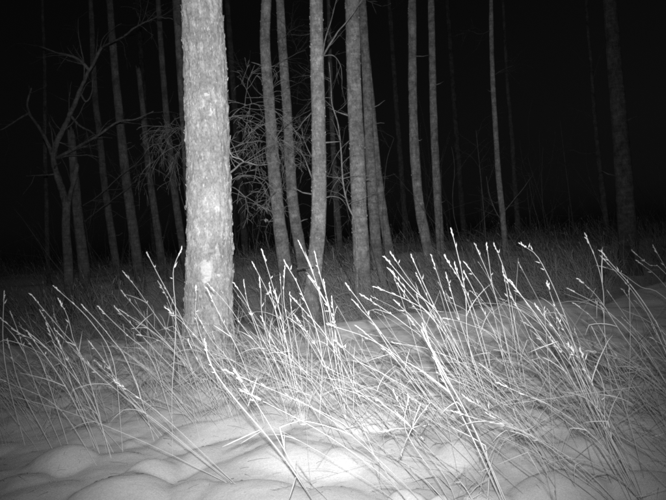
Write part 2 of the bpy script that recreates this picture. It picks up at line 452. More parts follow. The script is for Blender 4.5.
def branch(tr, traces, d, r0, mat, seed=0, twigs=0, tl=0.4, droop=0.1, level=1, r1=None, name='branch', step=0.05):
    """one branch of a tree: traced bends, with random fine twigs along it; d = depth, or (start, end) depths"""
    T, base = tr[0], tr[1]
    rs = random.Random(seed)
    mb = MB()
    d0, d1 = d if isinstance(d, tuple) else (d, d)
    P = [at(px, py, d0 + (d1 - d0) * i / max(1, len(traces) - 1)) for i, (px, py) in enumerate(traces)]
    C = spline(P, step)
    C = C + (np.array([[rs.gauss(0, .008) for _ in range(3)] for _ in C]) * np.linspace(0, 1, len(C))[:, None])
    C[1:-1] = (C[:-2] + C[1:-1] * 2 + C[2:]) / 4
    rad = np.linspace(r0, r1 or r0 * 0.25, len(C)) * np.array([rs.uniform(.86, 1.14) for _ in C])
    mb.tube(C, rad, 7)
    for t in range(twigs):
        i = rs.randint(max(1, len(C) // 8), len(C) - 1)
        dd = C[i] - C[i - 1]; dd /= np.linalg.norm(dd) + 1e-9
        dd = dd * 0.8 + np.array([rs.gauss(0, .6), rs.gauss(0, .6), rs.gauss(0, .5)])
        grow_twigs(mb, C[i], dd, tl * rs.uniform(.5, 1.2), max(0.0012, rad[i] * .4), level, rs, droop, 0.2, (2, 4))
    return obj(name, mb.mesh(name, base), mat, T)

# --- the big pale trunk in front
BIG = 5.25
def big_tree():
    trace = [(199.5, -30), (201.5, 0), (205, 60), (207, 120), (208.5, 180), (209.5, 230), (209, 280), (208, 320), (207, 385)]
    pts = [at(px, py, BIG) for px, py in trace][::-1]
    t = pts[-1]; dd = pts[-1] - pts[-2]; dd /= np.linalg.norm(dd)
    for k in range(8):
        dd = dd * .85 + np.array([0, 0.01, .2]); dd /= np.linalg.norm(dd); t = t + dd; pts.append(t)
    C = spline(pts, 0.008)
    # rows thin out above the frame
    keep = np.array([True if c[2] < 3.3 else (i % 8 == 0) for i, c in enumerate(C)]); keep[-1] = True
    C = C[keep]; z = C[:, 2]
    s = BIG / F_PX * 0.5
    zz = [at(200, y, BIG)[2] for y in (385, 350, 320, 280, 200, 100, 0)][::1]
    rad = np.interp(z, zz + [12.0], [60 * s, 52 * s, 47 * s, 44.5 * s, 42.5 * s, 40.5 * s, 37.5 * s, 12 * s])
    N = 150; th = np.arange(N) * 2 * np.pi / N
    ct, st = np.cos(th)[None, :], np.sin(th)[None, :]; RR = rad[:, None]; Z = z[:, None]
    def nn(sh, sv, o): return vnoise(ct * RR / sh + o, st * RR / sh + 7, Z / sv)
    ridge = 1 - abs(nn(.035, .13, 3) * 2 - 1)
    fl = sstep(.55, .62, nn(.022, .06, 40)) * 0.0055 + sstep(.56, .62, nn(.05, .11, 80)) * 0.0055
    rr = RR + (ridge - .5) * 0.011 + fl + (nn(.012, .02, 11) - .5) * 0.005 + (nn(.2, .5, 21) - .5) * 0.012
    rr = rr + RR * np.exp(-(Z - z[0]) / .2) * (.12 * np.sin(th[None, :] * 5 + 1) + .15)
    base = np.array([C[0][0], C[0][1], float(gz(C[0][0], C[0][1]))])
    V = C[:, None, :] + rr[..., None] * np.stack([np.broadcast_to(ct, rr.shape), np.broadcast_to(st, rr.shape), np.zeros(rr.shape)], -1)
    n = len(C); i = np.arange(n - 1)[:, None] * N; j = np.arange(N)[None, :]; j2 = (j + 1) % N
    q = np.stack([i + j, i + j2, i + N + j2, i + N + j], -1).reshape(-1, 4)
    T = thing('large_tree', base, 'thick pale rough-barked trunk, nearest and brightest of all the trees', 'tree')
    obj('trunk', mesh_from('trunk', V.reshape(-1, 3) - base, [q]), M_BARK_BIG, T)
    rs = random.Random(5)
    def surf(h_ang, zv, off):
        k = int(np.argmin(abs(z - zv))); a = int(round(h_ang / (2 * np.pi) * N)) % N
        nrm = np.array([math.cos(h_ang), math.sin(h_ang), 0])
        return V[k, a] + nrm * off, nrm, np.array([-math.sin(h_ang), math.cos(h_ang), 0])
    # curled flakes of bark standing off the trunk
    mb = MB()
    for f in range(800):
        ang = rs.uniform(0, 2 * math.pi); zv = rs.uniform(-.02, 3.2)
        p, nr, tn = surf(ang, zv, -0.001)
        w = rs.uniform(.0012, .0035); h = rs.uniform(.008, .034) * (1.3 if rs.random() < .2 else 1); lift = rs.uniform(.002, .009)
        tilt = rs.uniform(-.3, .3); up = np.array([0, 0, 1.0]) + tn * tilt
        bend = rs.choice((-1, 1))
        a0 = p - up * h * .5; a1 = p + up * h * .5
        v = []
        for e, (cc, sc_) in enumerate(((a0, .6), (p + nr * lift * .6, 1), (a1 + nr * lift * (1 if bend > 0 else .3), .7))):
            v += [cc - tn * w * sc_, cc + tn * w * sc_, cc + tn * w * sc_ + nr * .0025, cc - tn * w * sc_ + nr * .0025]
        qq = []
        for e in range(2):
            for g in range(4):
                qq.append((e * 4 + g, e * 4 + (g + 1) % 4, e * 4 + 4 + (g + 1) % 4, e * 4 + 4 + g))
        qq += [(3, 2, 1, 0), (8, 9, 10, 11)]
        mb.add(v, np.array(qq))
    tag(obj('bark_flakes', mb.mesh('bark_flakes', base, False), M_FLAKE, T), kind='stuff')
    # frost and snow stuck to the bark
    def patch(px, py, wpx, hpx, seed, thr=.5):
        c = at(px, py, BIG); k = int(np.argmin(abs(z - c[2])))
        off = np.clip((px - (201.5 + (py / 250.) * 7.5)) / 21.0, -.85, .85)
        a0 = -math.pi / 2 + math.asin(off)
        hw = wpx * .5 * BIG / F_PX; hh = hpx * .5 * BIG / F_PX
        nu, nv = 26, 34; vv = []; ok = np.zeros((nv, nu), bool)
        for b_ in range(nv):
            for a_ in range(nu):
                u = (a_ / (nu - 1) * 2 - 1); v_ = (b_ / (nv - 1) * 2 - 1)
                ang = a0 + u * hw / rad[k]; zv = c[2] + v_ * hh
                nr = np.array([math.cos(ang), math.sin(ang), 0])
                p = np.array([np.interp(zv, z, C[:, 0]), np.interp(zv, z, C[:, 1]), zv]) + nr * (np.interp(zv, z, rad) + .004)
                msk = float(vnoise(u * 2.3 + seed, v_ * 2.6, seed)) * .9 + .55 * (1 - u * u - v_ * v_) + .3 * float(vnoise(u * 7 + seed, v_ * 7, 3)) - .25
                t = max(0, msk - thr)
                ok[b_, a_] = t > 0
                vv.append(p + nr * (0.0015 + min(.012, t * .05)))
        fq = []
        for b_ in range(nv - 1):
            for a_ in range(nu - 1):
                if ok[b_:b_ + 2, a_:a_ + 2].sum() >= 3:
                    s_ = b_ * nu + a_; fq.append((s_, s_ + 1, s_ + nu + 1, s_ + nu))
        if fq:
            me = mesh_from('frost_patch', np.array(vv) - base, [np.array(fq)])
            obj('frost_patch', me, M_LICHEN, T)
    for i, a in enumerate([(213, 270, 24, 26, .56), (207, 99, 13, 7, .62), (213, 113, 9, 16, .68), (192, 345, 8, 20, .62)]):
        patch(a[0], a[1], a[2], a[3], 11.7 * i + 2, a[4])
    return (T, base, C, rad)
BT = big_tree()
# dead twiggy branches of the big tree
branch(BT, [(226, 176), (236, 168), (244, 162), (256, 165), (268, 164)], (5.35, 5.9), .009, M_TWIG, 1, 9, .34, .12, 1)
branch(BT, [(244, 162), (240, 158), (233, 157), (230, 148), (228, 138)], (5.5, 5.45), .007, M_TWIG, 2, 7, .22, .1, 1)
branch(BT, [(227, 122), (238, 110), (250, 104), (262, 102), (272, 106)], (5.5, 6.6), .0036, M_TWIG, 3, 9, .4, .35, 2)
branch(BT, [(227, 118), (244, 115), (258, 119), (268, 127), (276, 140)], (5.5, 6.8), .0036, M_TWIG, 4, 9, .42, .35, 2)
branch(BT, [(227, 150), (246, 143), (262, 141), (278, 148), (288, 160)], (5.5, 6.9), .0036, M_TWIG, 5, 9, .42, .35, 2)
branch(BT, [(228, 182), (240, 176), (254, 176), (266, 182), (272, 196)], (5.5, 6.4), .0036, M_TWIG, 6, 9, .36, .45, 2)
branch(BT, [(229, 186), (238, 190), (246, 200), (248, 214)], (5.5, 6.2), .005, M_TWIG, 7, 9, .28, .5, 1)
branch(BT, [(190, 116), (178, 118), (168, 126), (160, 138), (156, 150)], (5.5, 6.8), .0034, M_TWIG_FAR, 8, 9, .4, .45, 2)
branch(BT, [(190, 128), (176, 128), (164, 136), (154, 152), (148, 172)], (5.5, 7.2), .0034, M_TWIG_FAR, 9, 9, .42, .45, 2)
branch(BT, [(190, 140), (182, 146), (174, 158), (170, 172)], (5.5, 6.6), .005, M_TWIG_FAR, 10, 9, .32, .5, 1)

# --- the trees behind it, nearest first
T2 = tree('pale_tree', 'pale trunk with a forked bare branch on its right, right of the twiggy thicket',
     [(315.5, -20), (316, 0), (317, 60), (318.5, 120), (319, 180), (318, 230), (314, 275), (311, 312)], 8.6, (12.5, 16.5), mat=M_BARK_NEAR, sides=44, rough=.03, step=.02, seed=1, flare=1.25, flakes=150)
T3 = tree('straight_tree', 'straight grey trunk with the pale sapling in front of its foot',
     [(351, -20), (352, 0), (354, 80), (357.5, 160), (360, 230), (364, 300)], 9.8, (13.5, 16.5), mat=M_BARK, sides=40, rough=.035, step=.025, seed=2, flare=1.2, flakes=110)
T4 = tree('bent_tree', 'ringed dark trunk behind the twiggy thicket, left one of two that bend',
     [(267, -20), (266.5, 0), (265, 45), (269, 100), (274, 170), (279, 220), (286, 272), (291, 300)], 11.2, (9.5, 14), mat=M_BARK, sides=32, rough=.05, step=.03, seed=3, flakes=80)
T5 = tree('bent_tree', 'slim trunk curving to the left at its top, between the ringed and pale trunks',
     [(279, -20), (280, 0), (282, 40), (287, 110), (291, 180), (295, 220), (303, 262), (308, 295)], 12.2, (7.5, 12), mat=M_BARK, sides=28, rough=.05, step=.035, seed=4, flakes=60)
T6 = tree('slim_tree', 'slim grey trunk close behind the right edge of the straight trunk',
     [(360, -20), (362, 0), (367, 90), (371, 170), (375, 230), (379, 285)], 13.2, (7.5, 11), mat=M_BARK, sides=26, seed=5)
T6b = tree('slim_tree', 'slim leaning trunk, outermost of three standing close together',
     [(361, -20), (363, 15), (370, 90), (377, 165), (384, 220), (394, 280)], 14.2, (5.5, 9.5), mat=M_BARK, sides=26, seed=6)
T7 = tree('curved_tree', 'slender trunk curving to the right at its foot beside a straighter one',
     [(411, -20), (412, 0), (412.5, 80), (414.5, 150), (418, 195), (424, 232), (433, 272)], 13.6, (7.5, 10.5), mat=M_BARK, sides=26, rough=.07, seed=7, flakes=40)
T8 = tree('slim_tree', 'narrow upright trunk right of the slender curving one',
     [(430, -20), (431, 0), (432.5, 70), (434, 130), (437, 190), (442, 275)], 14.6, (6, 8.5), mat=M_BARK, sides=24, rough=.07, seed=8)
T9 = tree('thin_tree', 'thin birch-like stem with fine side twigs, alone in the dark right half',
     [(490, -20), (491, 0), (492, 60), (495, 120), (498.5, 175), (503, 220), (508, 275)], 14.0, (3.6, 6.2), mat=M_BARK, sides=18, rough=.08, seed=9)
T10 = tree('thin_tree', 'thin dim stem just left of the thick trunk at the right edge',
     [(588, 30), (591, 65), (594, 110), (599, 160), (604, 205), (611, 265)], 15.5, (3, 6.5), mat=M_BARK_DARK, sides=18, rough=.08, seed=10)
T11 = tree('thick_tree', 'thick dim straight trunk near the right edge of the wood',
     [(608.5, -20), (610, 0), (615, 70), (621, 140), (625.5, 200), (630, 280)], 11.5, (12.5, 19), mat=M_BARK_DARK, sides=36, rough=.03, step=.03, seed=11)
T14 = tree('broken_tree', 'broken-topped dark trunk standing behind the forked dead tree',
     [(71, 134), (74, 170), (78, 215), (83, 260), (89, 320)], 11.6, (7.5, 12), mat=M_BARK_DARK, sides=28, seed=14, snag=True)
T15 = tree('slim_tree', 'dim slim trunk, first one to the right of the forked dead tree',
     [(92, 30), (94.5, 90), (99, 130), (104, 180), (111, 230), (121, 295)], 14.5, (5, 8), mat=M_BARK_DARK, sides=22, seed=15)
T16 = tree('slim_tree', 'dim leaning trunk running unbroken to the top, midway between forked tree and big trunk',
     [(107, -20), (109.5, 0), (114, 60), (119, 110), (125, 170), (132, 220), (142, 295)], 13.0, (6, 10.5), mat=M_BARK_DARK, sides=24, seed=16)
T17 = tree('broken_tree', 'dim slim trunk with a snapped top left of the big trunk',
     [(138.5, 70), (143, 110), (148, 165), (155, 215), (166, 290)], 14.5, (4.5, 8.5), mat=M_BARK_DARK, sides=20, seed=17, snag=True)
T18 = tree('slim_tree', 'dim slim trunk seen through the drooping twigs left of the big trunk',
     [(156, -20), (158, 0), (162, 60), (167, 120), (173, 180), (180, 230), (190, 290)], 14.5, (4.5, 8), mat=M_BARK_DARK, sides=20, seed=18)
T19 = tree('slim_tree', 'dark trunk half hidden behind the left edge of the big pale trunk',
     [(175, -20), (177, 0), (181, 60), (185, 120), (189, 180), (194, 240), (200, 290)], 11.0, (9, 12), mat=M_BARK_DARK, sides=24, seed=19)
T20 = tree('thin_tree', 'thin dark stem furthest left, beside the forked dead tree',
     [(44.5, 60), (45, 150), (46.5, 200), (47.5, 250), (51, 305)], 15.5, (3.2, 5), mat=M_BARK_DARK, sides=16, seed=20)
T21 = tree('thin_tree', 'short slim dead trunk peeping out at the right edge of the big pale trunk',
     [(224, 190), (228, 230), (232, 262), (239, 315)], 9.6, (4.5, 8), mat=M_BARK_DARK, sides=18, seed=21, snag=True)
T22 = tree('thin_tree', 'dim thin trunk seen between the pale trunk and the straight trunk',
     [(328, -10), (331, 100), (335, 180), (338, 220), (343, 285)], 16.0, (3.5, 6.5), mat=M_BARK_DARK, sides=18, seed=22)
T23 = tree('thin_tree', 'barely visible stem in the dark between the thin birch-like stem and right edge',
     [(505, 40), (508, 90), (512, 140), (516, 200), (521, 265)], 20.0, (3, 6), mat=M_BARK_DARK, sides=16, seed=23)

# forked dead tree on the left
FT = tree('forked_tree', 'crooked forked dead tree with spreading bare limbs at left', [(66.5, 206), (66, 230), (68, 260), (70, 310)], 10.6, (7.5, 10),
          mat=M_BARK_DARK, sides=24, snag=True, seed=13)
D = 10.6
branch(FT, [(67, 212), (64, 196), (57, 175), (53.5, 160), (56, 144), (69, 117), (80, 90), (90, 69), (102, 47)], (D, D), .055, M_BARK_DARK, 31, 16, .6, 0, 1, .018, 'limb')
branch(FT, [(67, 210), (70, 195), (74, 180), (77.5, 163)], D, .04, M_BARK_DARK, 32, 0, r1=.03, name='limb')
branch(FT, [(54, 160), (49, 146), (40, 129), (29, 113), (28, 100), (32, 88)], (D, D), .033, M_BARK_DARK, 33, 4, .4, 0, 1, .01, 'limb')
branch(FT, [(29, 113), (20, 118), (8, 126), (-8, 134)], (D, D), .016, M_BARK_DARK, 34, 4, .4, 0, 1)
branch(FT, [(89, 70), (80, 60), (68, 55), (56, 52), (40, 46)], (D, D - .3), .026, M_BARK_DARK, 35, 8, .4, 0, 1)
branch(FT, [(56, 158), (72, 150), (88, 141), (100, 134), (118, 122), (136, 119), (154, 111)], (D, D - .9), .026, M_BARK_DARK, 36, 9, .45, .1, 1)
branch(FT, [(71, 116), (80, 126), (90, 131), (98, 137)], (D, D - .3), .022, M_BARK_DARK, 37, 4, .4, 0, 1)
branch(FT, [(80, 92), (86, 102), (92, 92), (93, 72)], (D, D), .015, M_BARK_DARK, 38, 3, .4, 0, 1)
branch(FT, [(102, 47), (112, 42), (124, 36), (136, 27), (150, 20), (160, 17), (173, 19)], (D, D - 2.0), .017, M_BARK_DARK, 39, 12, .5, .2, 1)
branch(FT, [(84, 80), (84, 62), (79, 40), (78, 18)], (D, D), .011, M_BARK_DARK, 40, 4, .4, 0, 1)
branch(T14, [(84, 222), (96, 212), (112, 200), (128, 188), (140, 176)], (11.4, 9.5), .010, M_TWIG_FAR, 41, 8, .5, .1, 1)
branch(T14, [(82, 206), (98, 196), (120, 176), (140, 160), (152, 140)], (11.4, 9.5), .009, M_TWIG_FAR, 42, 8, .5, .1, 1)
# branches of the others
branch(T2, [(323, 56), (330, 44), (338, 32), (350, 17), (364, -3)], (8.5, 8.3), .012, M_TWIG, 51, 5, .35, 0, 1)
branch(T2, [(323, 54), (325, 40), (331, 20), (338, -4)], (8.5, 8.3), .008, M_TWIG, 52, 5, .35, 0, 1)
branch(T2, [(323, 56), (332, 55), (338, 60), (342, 72), (342, 90)], (8.5, 8.4), .006, M_TWIG, 53, 5, .3, .2, 1)
branch(T2, [(313, 180), (308, 168), (303, 156), (299, 150)], (8.5, 8.3), .010, M_TWIG, 54, 6, .3, 0, 1)
branch(T2, [(312, 112), (304, 121), (297, 130), (292, 134)], (8.5, 8.2), .007, M_TWIG, 55, 5, .3, .1, 1)
branch(T2, [(314, 160), (306, 146), (302, 132), (300, 124)], (8.5, 8.8), .006, M_TWIG, 56, 6, .3, .1, 1)
branch(T2, [(313, 268), (306, 267.5), (298, 268)], (8.4, 8.2), .012, M_TWIG, 57, 0, r1=.008)
branch(T2, [(325, 198), (333, 196), (340, 198), (346, 205)], (8.5, 8.4), .008, M_TWIG, 58, 6, .3, .2, 1)
branch(T4, [(276, 192), (268, 200), (262, 208), (256, 214), (250, 220)], (11, 10.2), .011, M_TWIG, 59, 8, .5, .3, 1)
branch(T4, [(272, 140), (284, 128), (296, 118), (310, 110)], (11.2, 10.5), .008, M_TWIG, 60, 9, .5, .1, 1)
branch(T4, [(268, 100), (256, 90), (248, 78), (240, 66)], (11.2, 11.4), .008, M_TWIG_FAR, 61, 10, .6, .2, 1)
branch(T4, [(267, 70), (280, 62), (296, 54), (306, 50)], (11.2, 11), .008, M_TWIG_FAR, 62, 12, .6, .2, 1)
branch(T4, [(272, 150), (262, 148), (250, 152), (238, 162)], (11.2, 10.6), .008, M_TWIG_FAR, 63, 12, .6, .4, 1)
branch(T5, [(289, 160), (298, 150), (306, 140), (312, 134)], (12.2, 11.5), .008, M_TWIG, 64, 9, .5, .2, 1)
branch(T5, [(284, 90), (296, 84), (306, 78)], (12.2, 11.5), .007, M_TWIG_FAR, 65, 12, .6, .2, 1)
branch(T5, [(282, 40), (292, 30), (304, 24)], (12.2, 11.5), .007, M_TWIG_FAR, 66, 10, .6, .2, 1)
branch(T3, [(350, 140), (340, 150), (332, 164), (328, 176)], (9.8, 9.6), .006, M_TWIG, 67, 9, .4, .3, 1)
branch(T3, [(351, 172), (342, 176), (334, 186), (330, 196)], (9.8, 9.6), .006, M_TWIG, 68, 9, .4, .4, 1)
branch(T9, [(503, 222), (496, 212), (490, 196), (486, 176)], (14, 13.6), .009, M_TWIG, 69, 6, .6, 0, 1)
branch(T9, [(504, 212), (512, 202), (522, 190), (532, 176)], (14, 13.6), .008, M_TWIG, 70, 6, .6, 0, 1)
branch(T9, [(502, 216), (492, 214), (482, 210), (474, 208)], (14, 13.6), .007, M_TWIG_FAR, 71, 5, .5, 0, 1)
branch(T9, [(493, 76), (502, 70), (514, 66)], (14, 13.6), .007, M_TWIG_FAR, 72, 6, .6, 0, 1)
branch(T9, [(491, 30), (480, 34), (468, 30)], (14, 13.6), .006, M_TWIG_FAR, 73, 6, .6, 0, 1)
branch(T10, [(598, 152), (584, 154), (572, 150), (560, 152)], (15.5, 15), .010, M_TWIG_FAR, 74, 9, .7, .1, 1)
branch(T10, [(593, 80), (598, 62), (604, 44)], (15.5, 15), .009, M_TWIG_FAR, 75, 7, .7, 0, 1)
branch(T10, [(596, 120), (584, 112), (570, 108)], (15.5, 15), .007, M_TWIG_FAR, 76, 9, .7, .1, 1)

# frost clot hanging under the low twig of the ringed trunk
mbx = MB(); p0 = at(266, 217.5, 10.4)
for k in range(9):
    mbx.spindle(p0 + np.array([R.uniform(-.02, .02), R.uniform(-.02, .02), R.uniform(-.03, .0)]), (R.uniform(-.4, .4), R.uniform(-.3, .3), -1), .05, .014)
obj('hanging_frost', mbx.mesh('hanging_frost', T4[1]), M_LICHEN, T4[0])

# saplings
def sapling(name, label, trace, d, r0, mat, twigs, tl, seed, droop=.05):
    P = [at(px, py, d) for px, py in trace]; b = P[-1].copy(); z0 = float(gz(b[0], b[1]))
    P.append(np.array([b[0] + .02, b[1], z0 - .05])); P = P[::-1]
    T = thing(name, (P[0][0], P[0][1], z0), label, 'sapling', 'saplings among the trunks')
    base = np.array([P[0][0], P[0][1], z0]); rs = random.Random(seed)
    C = spline(P, .05); rad = np.linspace(r0, r0 * .25, len(C))
    mb = MB(); mb.tube(C, rad, 8); obj('stem', mb.mesh('stem', base), mat, T)
    lo = int(len(C) * .35)
    for t in range(twigs):
        i = rs.randint(lo, len(C) - 1); mb = MB()
        a = rs.choice((0.2, 3.0)) + rs.gauss(0, .8)
        grow_twigs(mb, C[i], (math.cos(a), math.sin(a) * .7, rs.uniform(.3, 1.2)), tl * rs.uniform(.5, 1.1), max(.0022, rad[i] * .5), 1, rs, droop, .25, (3, 6))
        obj('twig', mb.mesh('twig', base), mat, T)
    return T
sapling('sapling', 'thin pale sapling with fine twigs leaning against the straight grey trunk',
        [(329, 62), (331, 85), (332, 104), (338, 124), (341, 150), (343, 182), (348, 205), (355, 223), (357, 260), (358, 300)], 9.2, .016, M_BARK_NEAR, 15, .45, 1)
sapling('sapling', 'thin dim sapling with upswept twigs left of the thin birch-like stem', [(476, 130), (480, 170), (484, 215), (488, 270)], 15.0, .018, M_TWIG_FAR, 9, .8, 2)
sapling('sapling', 'hair-thin bent sapling right of the slim leaning trunk', [(394, 138), (387, 160), (384, 190), (383, 220), (388, 290)], 12.0, .008, M_TWIG_FAR, 4, .4, 3)
sapling('sapling', 'dim twiggy sapling low in the dark left of the thin stem beside thick trunk', [(560, 120), (566, 170), (572, 215), (580, 270)], 17.0, .018, M_TWIG_FAR, 10, .9, 4)
sapling('sapling', 'faint twiggy sapling in the gap between the slim dim trunks left of the big trunk', [(120, 130), (128, 190), (132, 240), (140, 300)], 12.5, .010, M_TWIG_FAR, 10, .8, 5)

# unlit trees deeper in the wood
k = 0
for (px, d, w, where) in [(150, 27, 7, 'deep in the wood behind the snapped-top trunk'), (240, 23, 7, 'showing just right of the big pale trunk'),
                          (402, 26, 6, 'just left of the slender curving trunk'), (460, 26, 6, 'midway between the narrow upright trunk and thin birch-like stem')]:
    rs = random.Random(px * 3 + 1000)
    tree('distant_tree', 'barely visible dark trunk ' + where, [(px - 14, -20), (px - 6, 100), (px, 180), (px + 7, 275)], d, (w * .7, w),
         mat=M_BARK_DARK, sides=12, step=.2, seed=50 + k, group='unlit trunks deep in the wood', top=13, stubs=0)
    k += 1

# ------------------------------------------------------------------ grass
def bow(root, tip, sag, side, n=9):
    """a stalk from root to tip: rises more steeply first, then bends over towards the tip"""
    t = np.linspace(0, 1, n)[:, None]
    P = root + (tip - root) * t
    return P + np.array([0, 0, 1.0]) * (sag * 4 * t * (1 - t)) + side * (4 * t * (1 - t))
def seed_head(mb, p, d, L, rs, w=.0034, n=9, open_=.22):
    d = d / np.linalg.norm(d)
    mb.tube([p, p + d * L * .5, p + d * L], [w * .55, w * .6, w * .25], 4)
    for i in range(n):
        f = i / n; q = p + d * L * f
        dd = d + np.array([rs.gauss(0, open_), rs.gauss(0, open_), rs.gauss(0, open_)])
        mb.spindle(q, dd, L * rs.uniform(.2, .34) + .006, w * rs.uniform(.6, 1.0))
def blade(mb, p, d, L, w, rs, droop=.8, n=7):
    d = np.array(d, float); d /= np.linalg.norm(d); P = [np.array(p, float)]
    kink = rs.randint(2, n - 1) if rs.random() < .4 else -1
    for i in range(n):
        d = d + np.array([rs.gauss(0, .06), rs.gauss(0, .06), -droop / n]);
        if i == kink: d = d + np.array([rs.gauss(0, .8), rs.gauss(0, .5), -.9])
        d /= np.linalg.norm(d); P.append(P[-1] + d * L / n)
    ww = w * np.array([.7, 1, 1, .95, .85, .7, .45, .12])[:n + 1]
    mb.ribbon(P, ww, (rs.gauss(0, 1), rs.gauss(0, .5), rs.gauss(0, .5)))

